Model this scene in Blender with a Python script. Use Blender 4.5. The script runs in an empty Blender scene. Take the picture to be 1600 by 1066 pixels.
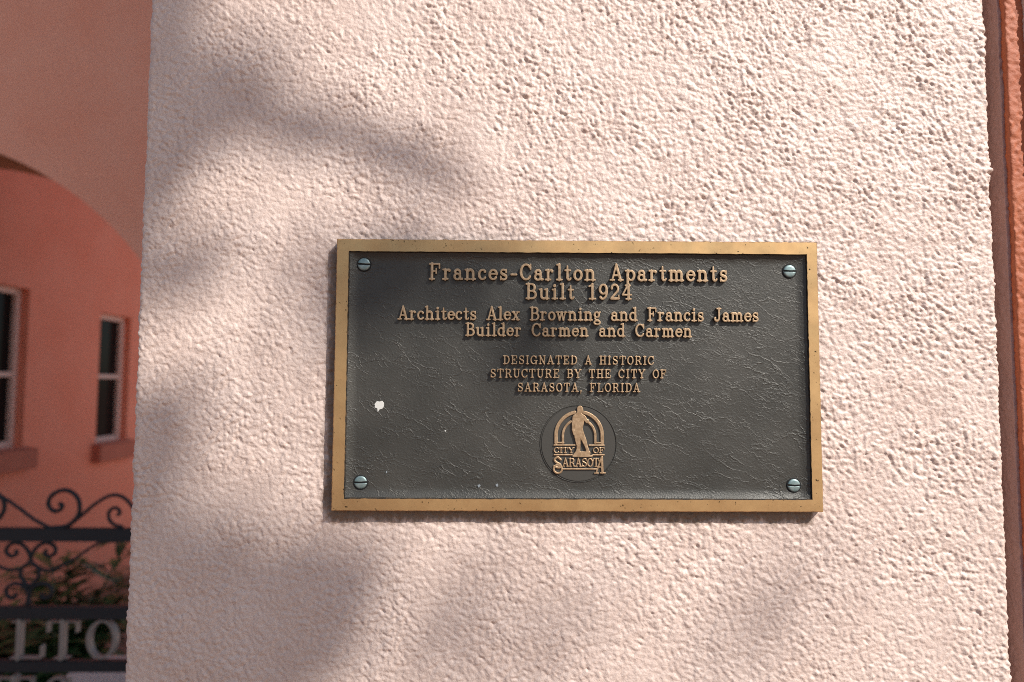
import bpy, bmesh, math, random
import numpy as np
from mathutils import Vector, Matrix, Euler

# ------------------------------------------------------------------ camera, sky, sun, exposure
S = bpy.context.scene
COL = S.collection
ZC = 1.6                                   # height of the plaque's centre above the ground
cd = bpy.data.cameras.new('camera'); cam = bpy.data.objects.new('camera', cd); COL.objects.link(cam)
S.camera = cam
cd.sensor_width = 36; cd.lens = 36 * 1067 / 1600; cd.clip_start = .02; cd.clip_end = 500
_yaw, _pitch, _roll = -.01137, .06391, -.00493
_R = Matrix.Rotation(_yaw, 3, 'Z') @ Matrix.Rotation(_pitch, 3, 'X') @ Matrix.Rotation(_roll, 3, 'Y')
cam.matrix_world = Matrix.Translation((-.06965, -.65159, ZC - .01002)) @ (_R @ Matrix.Rotation(math.pi / 2, 3, 'X')).to_4x4()
cd.dof.use_dof = True; cd.dof.focus_distance = .643; cd.dof.aperture_fstop = 4.0

SUN = Vector((1.08, -1.0, 1.26)).normalized()     # towards the sun
w = bpy.data.worlds.new('World'); S.world = w; w.use_nodes = True
nt = w.node_tree; nt.nodes.clear()
sky = nt.nodes.new('ShaderNodeTexSky'); sky.sky_type = 'NISHITA'; sky.sun_disc = False
sky.sun_elevation = math.asin(SUN.z); sky.sun_rotation = math.atan2(SUN.x, SUN.y)
bg = nt.nodes.new('ShaderNodeBackground'); bg.inputs[1].default_value = .105
out = nt.nodes.new('ShaderNodeOutputWorld')
nt.links.new(sky.outputs[0], bg.inputs[0]); nt.links.new(bg.outputs[0], out.inputs[0])
sl = bpy.data.lights.new('sun', 'SUN'); sl.energy = 5.0; sl.angle = math.radians(.53); sl.color = (1, .95, .89)
so = bpy.data.objects.new('sun', sl); COL.objects.link(so); so.location = (6, -8, 9)
so.rotation_euler = SUN.to_track_quat('Z', 'Y').to_euler()
S.view_settings.view_transform = 'Standard'; S.view_settings.look = 'None'
S.view_settings.exposure = .07; S.view_settings.gamma = 1

rnd = random.Random(7)
rng = np.random.default_rng(11)

S.cycles.filter_width = 1.0; S.cycles.use_denoising = False; S.cycles.use_adaptive_sampling = False; S.cycles.sample_clamp_indirect = 4.0

# ------------------------------------------------------------------ helpers
def link(name, me, mat=None, parent=None):
    o = bpy.data.objects.new(name, me); COL.objects.link(o)
    for m in (mat if isinstance(mat, (list, tuple)) else [mat] if mat else []): me.materials.append(m)
    if parent: o.parent = parent
    return o

def tag(o, label=None, cat=None, group=None, kind=None):
    if label: o['label'] = label
    if cat: o['category'] = cat
    if group: o['group'] = group
    if kind: o['kind'] = kind
    return o

def empty(name, loc=(0, 0, 0)):
    o = bpy.data.objects.new(name, None); COL.objects.link(o); o.location = loc; o.empty_display_size = .1
    return o

def mesh_np(name, v, f, smooth=False):
    v = np.asarray(v, np.float32); f = np.asarray(f, np.int32)
    me = bpy.data.meshes.new(name); k = f.shape[1]
    me.vertices.add(len(v)); me.vertices.foreach_set('co', v.ravel())
    me.loops.add(f.size); me.loops.foreach_set('vertex_index', f.ravel())
    me.polygons.add(len(f)); me.polygons.foreach_set('loop_start', np.arange(0, f.size, k, dtype=np.int32))
    me.polygons.foreach_set('use_smooth', np.full(len(f), smooth))
    me.update(calc_edges=True); me.validate()
    return me

def mesh_py(name, v, f, smooth=False):
    me = bpy.data.meshes.new(name); me.from_pydata([tuple(p) for p in v], [], f)
    if smooth: me.polygons.foreach_set('use_smooth', [True] * len(me.polygons))
    me.update(); return me

def box_mesh(name, boxes, bevel=0.0):
    bm = bmesh.new()
    for (x0, x1, y0, y1, z0, z1) in boxes:
        r = bmesh.ops.create_cube(bm, size=1)
        for q in r['verts']:
            q.co = Vector(((x0 + x1) / 2 + q.co.x * (x1 - x0), (y0 + y1) / 2 + q.co.y * (y1 - y0), (z0 + z1) / 2 + q.co.z * (z1 - z0)))
    if bevel: bmesh.ops.bevel(bm, geom=bm.edges[:], offset=bevel, segments=2, affect='EDGES')
    me = bpy.data.meshes.new(name); bm.to_mesh(me); bm.free(); return me

def catmull(pts, n=8):
    P = [Vector(p) for p in pts]; P = [2 * P[0] - P[1]] + P + [2 * P[-1] - P[-2]]; r = []
    for i in range(1, len(P) - 2):
        a, b, c, d = P[i - 1:i + 3]
        for k in range(n):
            t = k / n
            r.append(.5 * ((2 * b) + (c - a) * t + (2 * a - 5 * b + 4 * c - d) * t * t + (3 * b - a - 3 * c + d) * t ** 3))
    r.append(P[-2]); return r

def tube_data(pts, radii, seg=10, V=None, F=None):
    V = [] if V is None else V; F = [] if F is None else F
    n = len(pts); ref = Vector((.13, .21, .97)); base = len(V)
    for i, p in enumerate(pts):
        d = (pts[min(i + 1, n - 1)] - pts[max(i - 1, 0)]).normalized()
        a = d.cross(ref)
        if a.length < 1e-3: a = d.cross(Vector((1, 0, 0)))
        a.normalize(); b = d.cross(a); ref = b.cross(d) if False else ref
        r = radii[i] if hasattr(radii, '__len__') else radii
        for k in range(seg):
            t = 2 * math.pi * k / seg; V.append(p + a * (r * math.cos(t)) + b * (r * math.sin(t)))
    for i in range(n - 1):
        for k in range(seg):
            q = base + i * seg
            F.append([q + k, q + (k + 1) % seg, q + seg + (k + 1) % seg, q + seg + k])
    F.append([base + k for k in range(seg)][::-1]); F.append([base + (n - 1) * seg + k for k in range(seg)])
    return V, F

# ------------------------------------------------------------------ material helpers
class Mat:
    def __init__(s, name, base=(.5, .5, .5), rough=.6, metal=0., spec=.5):
        s.m = bpy.data.materials.new(name); s.m.use_nodes = True; s.t = s.m.node_tree
        s.b = s.t.nodes['Principled BSDF']
        s.b.inputs['Base Color'].default_value = (*base, 1); s.b.inputs['Roughness'].default_value = rough
        s.b.inputs['Metallic'].default_value = metal; s.b.inputs['Specular IOR Level'].default_value = spec
        s.co = None; s.last = None
    def n(s, t, **kw):
        q = s.t.nodes.new('ShaderNode' + t)
        for k, v in kw.items():
            if k in q.inputs: q.inputs[k].default_value = v
            else: setattr(q, k, v)
        return q
    def l(s, a, b): s.t.links.new(a, b)
    def coord(s):
        if not s.co: s.co = s.n('TexCoord').outputs['Object']
        return s.co
    def noise(s, scale, detail=4, rough=.55, vec=None, stretch=None):
        q = s.n('TexNoise'); q.inputs['Scale'].default_value = scale; q.inputs['Detail'].default_value = detail; q.inputs['Roughness'].default_value = rough
        v = vec or s.coord()
        if stretch:
            mp = s.n('Mapping'); mp.inputs['Scale'].default_value = stretch; s.l(v, mp.inputs[0]); v = mp.outputs[0]
        s.l(v, q.inputs['Vector']); return q.outputs['Fac']
    def ramp(s, x, stops):
        q = s.n('ValToRGB'); e = q.color_ramp.elements
        while len(e) < len(stops): e.new(.5)
        for i, (p, c) in enumerate(stops):
            e[i].position = p; e[i].color = (*c, 1) if hasattr(c, '__len__') else (c, c, c, 1)
        s.l(x, q.inputs[0]); return q.outputs[0]
    def mix(s, fac, a, b, blend='MIX'):
        q = s.n('MixRGB', blend_type=blend)
        for sock, v in ((q.inputs[0], fac), (q.inputs[1], a), (q.inputs[2], b)):
            if isinstance(v, bpy.types.NodeSocket): s.l(v, sock)
            elif hasattr(v, '__len__'): sock.default_value = (*v, 1)
            else: sock.default_value = v
        return q.outputs[0]
    def math(s, op, a, b=0.):
        q = s.n('Math', operation=op)
        for sock, v in zip(q.inputs, (a, b)):
            if isinstance(v, bpy.types.NodeSocket): s.l(v, sock)
            else: sock.default_value = v
        return q.outputs[0]
    def color(s, x): s.l(x, s.b.inputs['Base Color']); return s
    def rough(s, x): s.l(x, s.b.inputs['Roughness']); return s
    def bump(s, h, dist, strength=1.):
        q = s.n('Bump'); q.inputs['Distance'].default_value = dist; q.inputs['Strength'].default_value = strength
        s.l(h, q.inputs['Height'])
        if s.last: s.l(s.last, q.inputs['Normal'])
        s.last = q.outputs[0]; s.l(s.last, s.b.inputs['Normal']); return s

def stucco_mat(name, c0, c1, rough=.45, grain=1., spec=.5):
    m = Mat(name, c0, rough, 0, spec)
    m.color(m.mix(m.ramp(m.noise(14, 5), [(.35, 0.), (.68, 1.)]), c0, c1))
    m.bump(m.noise(620, 4, .65), .0007 * grain, .8)
    return m

def wall_mat(name, c0, c1, bump=.004):
    m = Mat(name, c0, .75)
    m.color(m.mix(m.ramp(m.noise(3.2, 6, .62), [(.32, 0.), (.7, 1.)]), c0, c1))
    m.bump(m.noise(55, 5, .6), bump, .8)
    return m.m

# ------------------------------------------------------------------ stucco relief: band-limited noise made with numpy
G = .0009; NT = 1024
_fx = np.fft.fftfreq(NT, G)[None, :]; _fy = np.fft.fftfreq(NT, G)[:, None]
def band(lam, bw=.35, ang=0., stretch=1.):
    ca, sa = math.cos(ang), math.sin(ang)
    fu = (_fx * ca + _fy * sa) * stretch; fv = -_fx * sa + _fy * ca
    f = np.hypot(fu, fv) * lam + 1e-9
    g = np.fft.fft2(rng.standard_normal((NT, NT))) * np.exp(-(np.log(f) ** 2) / (2 * bw * bw))
    r = np.real(np.fft.ifft2(g)); return r / r.std()
def smax0(x, k=.15): return .5 * (x + np.sqrt(x * x + k * k))

def norm(x): return (x - x.mean()) / x.std()
_s1 = norm(np.minimum(np.sqrt(np.abs(band(.023, .42, -.7, 1.2)) + .02), 1.25))
_s2 = norm(np.minimum(np.sqrt(np.abs(band(.0118, .42, -.6, 1.15)) + .02), 1.2))
_b = band(.0086, .5, -.7, 1.15); _c = band(.0040, .45); _d = band(.0025, .35); _L = band(.07, .5); _M = band(.16, .5)
_pit = -smax0(band(.0074, .5, -.75, 1.8) - 1.25, .2)
_crk = np.abs(band(.06, .55, -.4, 1.2)); _crk = -np.exp(-(_crk / .035) ** 2) * np.clip(band(.08, .4) - .6, 0, 1)   # short trowel tears
FIELD = .22 * _s1 + .22 * _s2 + .22 * _b + .11 * _c + .05 * _d + .25 * _L + .64 * _pit + .9 * _crk
FIELD = np.maximum(FIELD - FIELD.mean(), -2.3) * .00104
MASK = np.clip(.97 + .15 * _M + .05 * _L, .6, 1.35)

def samp(A, u, v):
    x = u / G; y = v / G; i = np.floor(x).astype(int); j = np.floor(y).astype(int); fx = x - i; fy = y - j
    i0, i1, j0, j1 = i % NT, (i + 1) % NT, j % NT, (j + 1) % NT
    return (A[j0, i0] * (1 - fx) + A[j0, i1] * fx) * (1 - fy) + (A[j1, i0] * (1 - fx) + A[j1, i1] * fx) * fy

def profile(corners, radii, steps):
    """polyline in XY with rounded corners, resampled; steps = spacing per straight run. Returns pts, outward normals, arc length"""
    pts = []
    n = len(corners); P = [np.array(c, float) for c in corners]
    ins = [None] * n; outs = [None] * n
    for i in range(n):
        if i in (0, n - 1) or radii[i] == 0: ins[i] = outs[i] = P[i]; continue
        a = (P[i - 1] - P[i]) / np.linalg.norm(P[i - 1] - P[i]); b = (P[i + 1] - P[i]) / np.linalg.norm(P[i + 1] - P[i])
        ins[i] = P[i] + a * radii[i]; outs[i] = P[i] + b * radii[i]
    for i in range(n):
        if radii[i] and 0 < i < n - 1:
            k = max(4, int(radii[i] * 1.57 / .0009))
            for t in np.linspace(0, 1, k + 1):
                pts.append((1 - t) ** 2 * ins[i] + 2 * t * (1 - t) * P[i] + t * t * outs[i])
        else: pts.append(P[i])
        if i < n - 1:
            d = ins[i + 1] - outs[i]; L = np.linalg.norm(d); k = max(1, int(L / steps[i]))
            for t in np.linspace(0, 1, k + 1)[1:-1]: pts.append(outs[i] + d * t)
    pts = np.array(pts)
    seg = np.r_[0, np.cumsum(np.linalg.norm(np.diff(pts, axis=0), axis=1))]
    tan = np.gradient(pts, axis=0); tan /= np.linalg.norm(tan, axis=1)[:, None]
    nor = np.stack([tan[:, 1], -tan[:, 0]], 1)
    return pts, nor, seg

def zlevels(zmax, lo=1.24, hi=2.04, fine=.0009):
    return np.unique(np.round(np.r_[np.arange(0, lo - .3, .05), np.arange(lo - .3, lo, .005), np.arange(lo, hi, fine), np.arange(hi, hi + .3, .005), np.arange(hi + .3, zmax, .06), zmax], 5))

def stucco_sheet(name, prof, zs, off=(0, 0), amp=1., mask=None, mat=None, parent=None):
    pts, nor, s = prof
    U, Vv = np.meshgrid(s, zs)
    h = samp(FIELD, U + off[0], Vv + off[1]) * amp
    h = h * (samp(MASK, U + off[0], Vv + off[1]) if mask is None else mask(np.broadcast_to(pts[:, 0], U.shape), Vv) * samp(MASK, U, Vv))
    X = pts[None, :, 0] + nor[None, :, 0] * h; Y = pts[None, :, 1] + nor[None, :, 1] * h
    v = np.stack([X, Y, np.broadcast_to(Vv, X.shape)], -1).reshape(-1, 3)
    nu, nv = len(s), len(zs); idx = np.arange(nu * nv).reshape(nv, nu)
    f = np.stack([idx[:-1, :-1], idx[:-1, 1:], idx[1:, 1:], idx[1:, :-1]], -1).reshape(-1, 4)
    return link(name, mesh_np(name, v, f, True), mat, parent)

# ------------------------------------------------------------------ ground
gm = Mat('paver_brick', (.3, .17, .12), .8)
br = gm.n('TexBrick'); br.inputs['Scale'].default_value = 1; br.inputs['Color1'].default_value = (.24, .11, .06, 1)
br.inputs['Color2'].default_value = (.30, .14, .08, 1); br.inputs['Mortar'].default_value = (.20, .15, .11, 1)
br.inputs['Brick Width'].default_value = .22; br.inputs['Row Height'].default_value = .11; br.inputs['Mortar Size'].default_value = .006
gm.l(gm.coord(), br.inputs['Vector']); gm.color(gm.mix(.35, br.outputs[0], gm.ramp(gm.noise(6), [(.3, (.14, .08, .05)), (.7, (.26, .14, .085))])))
gm.bump(br.outputs[1], -.004)
def sheet(name, x0, x1, y0, y1, z, mat):
    me = mesh_py(name, [(x0, y0, z), (x1, y0, z), (x1, y1, z), (x0, y1, z)], [[0, 1, 2, 3]])
    return tag(link(name, me, mat), kind='structure')
sheet('ground', -200, 200, -200, 200, 0, gm.m)
pm = Mat('path_concrete', (.42, .27, .23), .85); pm.color(pm.mix(pm.noise(9, 6), (.60, .44, .38), (.70, .54, .47))); pm.bump(pm.noise(160), .003)
bedm = Mat('soil', (.06, .04, .03), .95); bedm.color(bedm.mix(bedm.noise(18, 6), (.035, .024, .016), (.10, .07, .045))); bedm.bump(bedm.noise(60, 6), .03)
def blob_sheet(name, pts, z, mat):
    c = catmull([(x, y, z) for x, y in pts] + [(pts[0][0], pts[0][1], z)], 6)[:-1]
    return tag(link(name, mesh_py(name, c, [list(range(len(c)))]), mat), kind='structure')
blob_sheet('planting_bed', [(-3.2, 1.75), (-2.5, 1.72), (-1.9, 1.9), (-1.65, 2.4), (-1.75, 2.8), (-3.2, 2.82), (-3.8, 2.4)], .004, bedm.m)
sheet('bounce_path', -1.62, 14.0, .5, 9.0, .008, pm.m)  # paled and widened out of view to bounce sunlight into the courtyard

# ------------------------------------------------------------------ the pier
PINK0, PINK1 = (.715, .555, .475), (.775, .62, .54)
pier_m = stucco_mat('pier_stucco', PINK0, PINK1, .46, 1., .6)
wallface_m = stucco_mat('pier_stucco_grime_shadow', PINK0, PINK1, .46, 1., .6)
def grime_shadow(m):                                  # brown run-off, plus plaque shadow painted into the stucco left and below
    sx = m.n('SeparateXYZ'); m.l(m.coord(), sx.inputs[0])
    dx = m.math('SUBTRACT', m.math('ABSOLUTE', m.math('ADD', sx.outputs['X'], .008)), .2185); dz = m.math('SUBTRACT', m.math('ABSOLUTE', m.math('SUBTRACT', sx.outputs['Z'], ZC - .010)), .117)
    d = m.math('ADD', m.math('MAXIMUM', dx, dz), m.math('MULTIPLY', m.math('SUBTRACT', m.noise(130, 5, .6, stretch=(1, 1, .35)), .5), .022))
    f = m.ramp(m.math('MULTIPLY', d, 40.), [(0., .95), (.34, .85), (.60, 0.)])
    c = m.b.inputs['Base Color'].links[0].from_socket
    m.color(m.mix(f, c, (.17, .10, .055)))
grime_shadow(wallface_m)
def pier_mask(x, z):
    e = np.exp(-np.minimum(x + .419, .407 - x) / .012)
    return np.clip(.90 + .26 * (x + .05) / .4 + .20 * (z - 1.62) / .32, .82, 1.2) + .12 * e
ZT = 9.4  # unseen height added so pier and wall keep sun off the courtyard
zs = zlevels(ZT)
pp = profile([(-.419, .45), (-.419, 0), (.407, 0), (.407, .2), (.407, .45)], [0, .006, .006, 0, 0], [.004, .0009, .004, .02])
pier = empty('pier', (0, 0, 0)); tag(pier, 'pale pink stucco pier with rough sunlit face carrying the plaque', 'pier')
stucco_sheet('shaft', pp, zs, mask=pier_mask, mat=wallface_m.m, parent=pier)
link('cap', box_mesh('cap', [(-.47, .409, -.05, .5, ZT, ZT + .12)], .01), pier_m.m, pier)

# ------------------------------------------------------------------ the wall to the right of it
orange_m = stucco_mat('orange_stucco', (.44, .115, .045), (.50, .15, .062), .6, .8)
mauve_shade_m = stucco_mat('mauve_shade_stucco', (.36, .225, .205), (.44, .27, .235), .7, 1.)  # shaded groove faces beside the trim; shade tone is put into this colour
hp = profile([(.4292, .030), (.4292, .004), (.4555, .004), (.4555, .08)], [0, .0025, 0, 0], [.002, .0012, .01])
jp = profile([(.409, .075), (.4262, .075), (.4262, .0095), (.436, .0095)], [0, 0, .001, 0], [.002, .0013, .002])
house = empty('house_wall_sun_block', (.9, .2, 0)); tag(house, 'tall house wall right of the pier with orange trim and pale stucco face, raised unseen to shade the courtyard', 'wall')
zs2 = zlevels(ZT, 1.24, 2.04, .0014)
def sub(o, par): o.matrix_parent_inverse = par.matrix_world.inverted() if False else Matrix.Translation(-par.location); return o
sub(stucco_sheet('shaded_groove', jp, zs2, off=(.52, .21), amp=.8, mask=lambda x, z: np.ones_like(x), mat=mauve_shade_m.m, parent=house), house)
sub(stucco_sheet('trim', hp, zs2, off=(.31, .17), amp=.75, mask=lambda x, z: np.ones_like(x), mat=orange_m.m, parent=house), house)
fp = profile([(.4475, .3), (.4475, -.003), (.60, -.003), (2.7, -.003), (2.7, .4)], [0, .004, 0, 0, 0], [.004, .0014, .05, .2])
sub(stucco_sheet('face', fp, zs2, off=(.71, .43), mask=lambda x, z: np.where(x < .6, 1.2, 0.), mat=pier_m.m, parent=house), house)
sub(link('core', box_mesh('core', [(.41, 2.69, .085, .39, 0, ZT - .005)]), pier_m.m, house), house)  # unseen bulk, made pale to bounce skylight onto the arched house
sub(link('coping', box_mesh('coping', [(.412, 2.75, -.05, .45, ZT, ZT + .12)], .01), pier_m.m, house), house)

# ------------------------------------------------------------------ glyphs: a slab serif alphabet drawn as strokes
def arc(cx, cy, rx, ry, a0, a1, n=18):
    return [(cx + rx * math.cos(math.radians(a0 + (a1 - a0) * i / n)), cy + ry * math.sin(math.radians(a0 + (a1 - a0) * i / n))) for i in range(n + 1)]
SW, TH, SE = .082, .052, .047
def arcw(pts, cx, thick=SW, thin=TH):
    xs = [abs(p[0] - cx) for p in pts]; mx = max(xs) or 1
    return (pts, [thin + (thick - thin) * (x / mx) ** 1.5 for x in xs])
def ln(*pts, w=SW): return (list(pts), w)
def sf(x, y, l=.17, r=None): return ([(x - l, y), (x + (l if r is None else r), y)], SE)
b_, t_, x_ = SE, 1 - SE, .66 - SE
def ball(x, y, r=.085): return ([(x, y), (x + .001, y)], r)
def S_(cx, h, w):
    q = h
    up = arc(cx, .745 * q, w * .92, .21 * q, 25, 250, 16); lo = arc(cx, .265 * q, w, .215 * q, 70, -155, 16)
    pts = up + lo; n = len(pts)
    return [(pts, [TH + (SW - TH) * math.exp(-((i - n / 2) / (n * .17)) ** 2) for i in range(n)]),
            ln((cx + w * .92, .95 * q), (cx + w * .92, .70 * q), w=SE), ln((cx - w, .05 * q), (cx - w, .32 * q), w=SE)]
GL = {
 'F': (.80, [ln((.2, 0.03), (.2, .97)), sf(.2, b_), ln((.03, t_), (.73, t_), w=SE), ln((.73, t_), (.73, .70), w=SE), ln((.2, .52), (.5, .52), w=SE), ln((.5, .66), (.5, .38), w=SE)]),
 'E': (.82, [ln((.2, .03), (.2, .97)), ln((.03, t_), (.72, t_), w=SE), ln((.72, t_), (.72, .72), w=SE), ln((.2, .52), (.5, .52), w=SE), ln((.5, .65), (.5, .39), w=SE), ln((.03, b_), (.75, b_), w=SE), ln((.75, b_), (.75, .3), w=SE)]),
 'L': (.80, [ln((.2, .03), (.2, .97)), sf(.2, t_), ln((.03, b_), (.74, b_), w=SE), ln((.74, b_), (.74, .34), w=SE)]),
 'T': (.84, [ln((.42, .03), (.42, .97)), sf(.42, b_), ln((.06, t_), (.78, t_), w=SE), ln((.06, t_), (.06, .68), w=SE), ln((.78, t_), (.78, .68), w=SE)]),
 'I': (.44, [ln((.22, .03), (.22, .97)), sf(.22, b_), sf(.22, t_)]),
 'H': (.92, [ln((.2, .03), (.2, .97)), ln((.72, .03), (.72, .97)), sf(.2, b_), sf(.2, t_), sf(.72, b_), sf(.72, t_), ln((.2, .5), (.72, .5), w=SE)]),
 'D': (.86, [ln((.2, .03), (.2, .97)), ln((.03, t_), (.4, t_), w=SE), ln((.03, b_), (.4, b_), w=SE), arcw(arc(.40, .5, .37, .5 - SE, 90, -90), .40)]),
 'B': (.82, [ln((.2, .03), (.2, .97)), ln((.03, t_), (.42, t_), w=SE), ln((.03, b_), (.44, b_), w=SE), ln((.2, .52), (.44, .52), w=SE), arcw(arc(.42, .737, .25, .217, 90, -90), .42), arcw(arc(.44, .283, .30, .237, 90, -90), .44)]),
 'R': (.90, [ln((.2, .03), (.2, .97)), sf(.2, b_), ln((.03, t_), (.42, t_), w=SE), ln((.2, .5), (.42, .5), w=SE), arcw(arc(.43, .727, .27, .227, 90, -90), .43), ln((.46, .5), (.64, .3), (.68, .1), (.76, .05), (.86, .07), w=.062)]),
 'C': (.84, [arcw(arc(.43, .5, .36, .5 - SE, 42, 322, 30), .43), ln((.75, t_), (.75, .66), w=SE)]),
 'G': (.90, [arcw(arc(.43, .5, .36, .5 - SE, 42, 330, 30), .43), ln((.75, t_), (.75, .68), w=SE), ln((.74, .03), (.74, .42), w=.07), sf(.72, .43, .2, .16)]),
 'O': (.84, [arcw(arc(.42, .5, .34, .5 - SE, 0, 360, 36), .42)]),
 'S': (.74, S_(.37, 1, .27)),
 'A': (.90, [ln((.14, .03), (.42, .97), w=TH), ln((.43, .97), (.74, .03), w=SW), ln((.24, .33), (.62, .33), w=SE), sf(.14, b_, .14), sf(.75, b_, .16)]),
 'N': (.94, [ln((.2, .03), (.2, .97), w=TH), ln((.74, 0.0), (.74, .97), w=TH), ln((.18, .97), (.74, .05), w=SW), sf(.2, b_, .16), sf(.16, t_, .15, .1), sf(.74, t_, .16)]),
 'U': (.92, [([(.2, .97), (.2, .32)] + arc(.46, .32, .26, .32 - SE, 180, 360) + [(.72, .97)], [SW, SW] + [SW - (SW - TH) * i / 18 for i in range(19)] + [TH]), sf(.2, t_), sf(.72, t_, .15)]),
 'Y': (.90, [ln((.12, .97), (.44, .46), w=SW), ln((.77, .97), (.45, .46), w=TH), ln((.44, .48), (.44, .03)), sf(.14, t_, .14), sf(.77, t_, .13), sf(.44, b_)]),
 'J': (.66, [([(.44, .97), (.44, .25)] + arc(.25, .25, .19, .25 - SE, 0, -165, 14), SW * .85), ball(.10, .25), sf(.44, t_)]),
 'P': (.80, [ln((.2, .03), (.2, .97)), sf(.2, b_), ln((.03, t_), (.42, t_), w=SE), ln((.2, .46), (.42, .46), w=SE), arcw(arc(.43, .707, .27, .247, 90, -90), .43)]),
 '1': (.62, [ln((.32, .03), (.32, .97)), ln((.32, .93), (.08, .84), w=TH), sf(.32, b_, .22)]),
 '9': (.72, [arcw(arc(.36, .66, .25, .29, 0, 360, 30), .36), (arc(.32, .52, .31, .47, 25, -120, 20), .062), ball(.15, .15, .08)]),
 '2': (.72, [(arc(.35, .69, .25, .26, 165, -35, 18) + [(.30, .30), (.10, .09)], .066), ball(.13, .72, .08), ln((.08, .07), (.64, .07), w=.068), ln((.64, .07), (.64, .26), w=SE)]),
 '4': (.74, [ln((.5, .03), (.5, .97)), ln((.47, .95), (.07, .33), w=TH), ln((.05, .31), (.7, .31), w=SE), sf(.5, b_, .18)]),
 'a': (.66, [(arc(.29, .45, .19, .21 - SE + .0, 165, 0, 12) + [(.48, .12), (.54, .05), (.63, .06)], .065), ball(.13, .47, .075), arcw(arc(.28, .2, .2, .17, 0, 360, 24), .28, SW * .9)]),
 'c': (.60, [arcw(arc(.32, .33, .25, .33 - SE, 55, 318, 24), .32), ball(.49, .5, .08)]),
 'd': (.72, [arcw(arc(.31, .33, .24, .33 - SE, 0, 360, 28), .31), ln((.53, .03), (.53, .97)), sf(.5, t_, .14, 0), sf(.56, b_, 0, .14)]),
 'e': (.62, [arcw(arc(.32, .33, .25, .33 - SE, 5, 322, 26), .32), ln((.08, .37), (.56, .37), w=SE)]),
 'g': (.62, [arcw(arc(.27, .44, .19, .19, 0, 360, 24), .27), arcw(arc(.30, -.13, .25, .14, 0, 360, 24), .3, .065), ([(.15, .29), (.10, .17), (.18, .08), (.4, .04)], TH), ln((.40, .57), (.56, .63), w=.06)]),
 'h': (.80, [ln((.18, .03), (.18, .97)), sf(.16, t_, .12, 0), sf(.18, b_, .15), (arc(.40, .41, .2, .25 - SE, 175, 0, 12) + [(.6, .03)], [TH] * 4 + [SW] * 10), sf(.6, b_, .15)]),
 'i': (.44, [ln((.23, .03), (.23, .62)), sf(.2, x_, .14, 0), sf(.23, b_, .19), ball(.22, .86, .10)]),
 'l': (.44, [ln((.23, .03), (.23, .97)), sf(.2, t_, .14, 0), sf(.23, b_, .19)]),
 'm': (1.12, [ln((.18, .03), (.18, .62)), sf(.16, x_, .12, 0), sf(.18, b_, .14), (arc(.37, .41, .18, .25 - SE, 175, 0, 12) + [(.55, .03)], [TH] * 4 + [SW] * 10), sf(.55, b_, .13), (arc(.74, .41, .18, .25 - SE, 175, 0, 12) + [(.92, .03)], [TH] * 4 + [SW] * 10), sf(.92, b_, .14)]),
 'n': (.80, [ln((.18, .03), (.18, .62)), sf(.16, x_, .12, 0), sf(.18, b_, .15), (arc(.40, .41, .2, .25 - SE, 175, 0, 12) + [(.6, .03)], [TH] * 4 + [SW] * 10), sf(.6, b_, .15)]),
 'o': (.64, [arcw(arc(.32, .33, .25, .33 - SE, 0, 360, 30), .32)]),
 'p': (.74, [ln((.2, -.28), (.2, .62)), sf(.17, x_, .13, 0), sf(.2, -.28, .16), arcw(arc(.42, .33, .24, .33 - SE, 0, 360, 28), .42)]),
 'r': (.62, [ln((.2, .03), (.2, .62)), sf(.17, x_, .13, 0), sf(.2, b_, .18), (arc(.42, .37, .21, .25, 175, 75, 10), TH), ball(.49, .56, .085)]),
 's': (.58, S_(.29, .66, .2)),
 't': (.50, [([(.22, .86), (.22, .17)] + arc(.34, .17, .12, .17 - SE, 180, 345, 10), [.05] + [SW] + [.07 - .002 * i for i in range(11)]), ln((.05, x_), (.42, x_), w=SE)]),
 'u': (.80, [([(.18, .62), (.18, .22)] + arc(.38, .22, .2, .22 - SE, 180, 360, 12), [SW, SW] + [SW - .0025 * i for i in range(13)]), ln((.6, .62), (.6, .03)), sf(.16, x_, .12, 0), sf(.57, x_, .12, 0), sf(.62, b_, 0, .13)]),
 'w': (.94, [ln((.12, .63), (.29, .04), w=.075), ln((.29, .04), (.46, .6), w=TH), ln((.46, .6), (.63, .04), w=.075), ln((.63, .04), (.80, .63), w=TH), sf(.12, x_, .13), sf(.46, x_, .1), sf(.81, x_, .12)]),
 'x': (.70, [ln((.15, .62), (.55, .04), w=.075), ln((.55, .62), (.15, .04), w=TH), sf(.15, x_, .12), sf(.55, x_, .11), sf(.14, b_, .12), sf(.56, b_, .13)]),
 '-': (.58, [ln((.10, .34), (.48, .34), w=.055)]),
 ',': (.34, [ball(.16, .09, .09), ln((.2, .06), (.12, -.16), w=.04)]),
 ' ': (.46, []),
}

def sdf(strokes, X, Y):
    D = np.full(X.shape, -9.)
    for pts, wd in strokes:
        if not hasattr(wd, '__len__'): wd = [wd] * len(pts)
        for (a, b, wa, wb) in zip(pts[:-1], pts[1:], wd[:-1], wd[1:]):
            dx, dy = b[0] - a[0], b[1] - a[1]; L = dx * dx + dy * dy + 1e-12
            t = np.clip(((X - a[0]) * dx + (Y - a[1]) * dy) / L, 0, 1)
            D = np.maximum(D, wa + (wb - wa) * t - np.hypot(X - a[0] - t * dx, Y - a[1] - t * dy))
    return D                                    # positive inside

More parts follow.
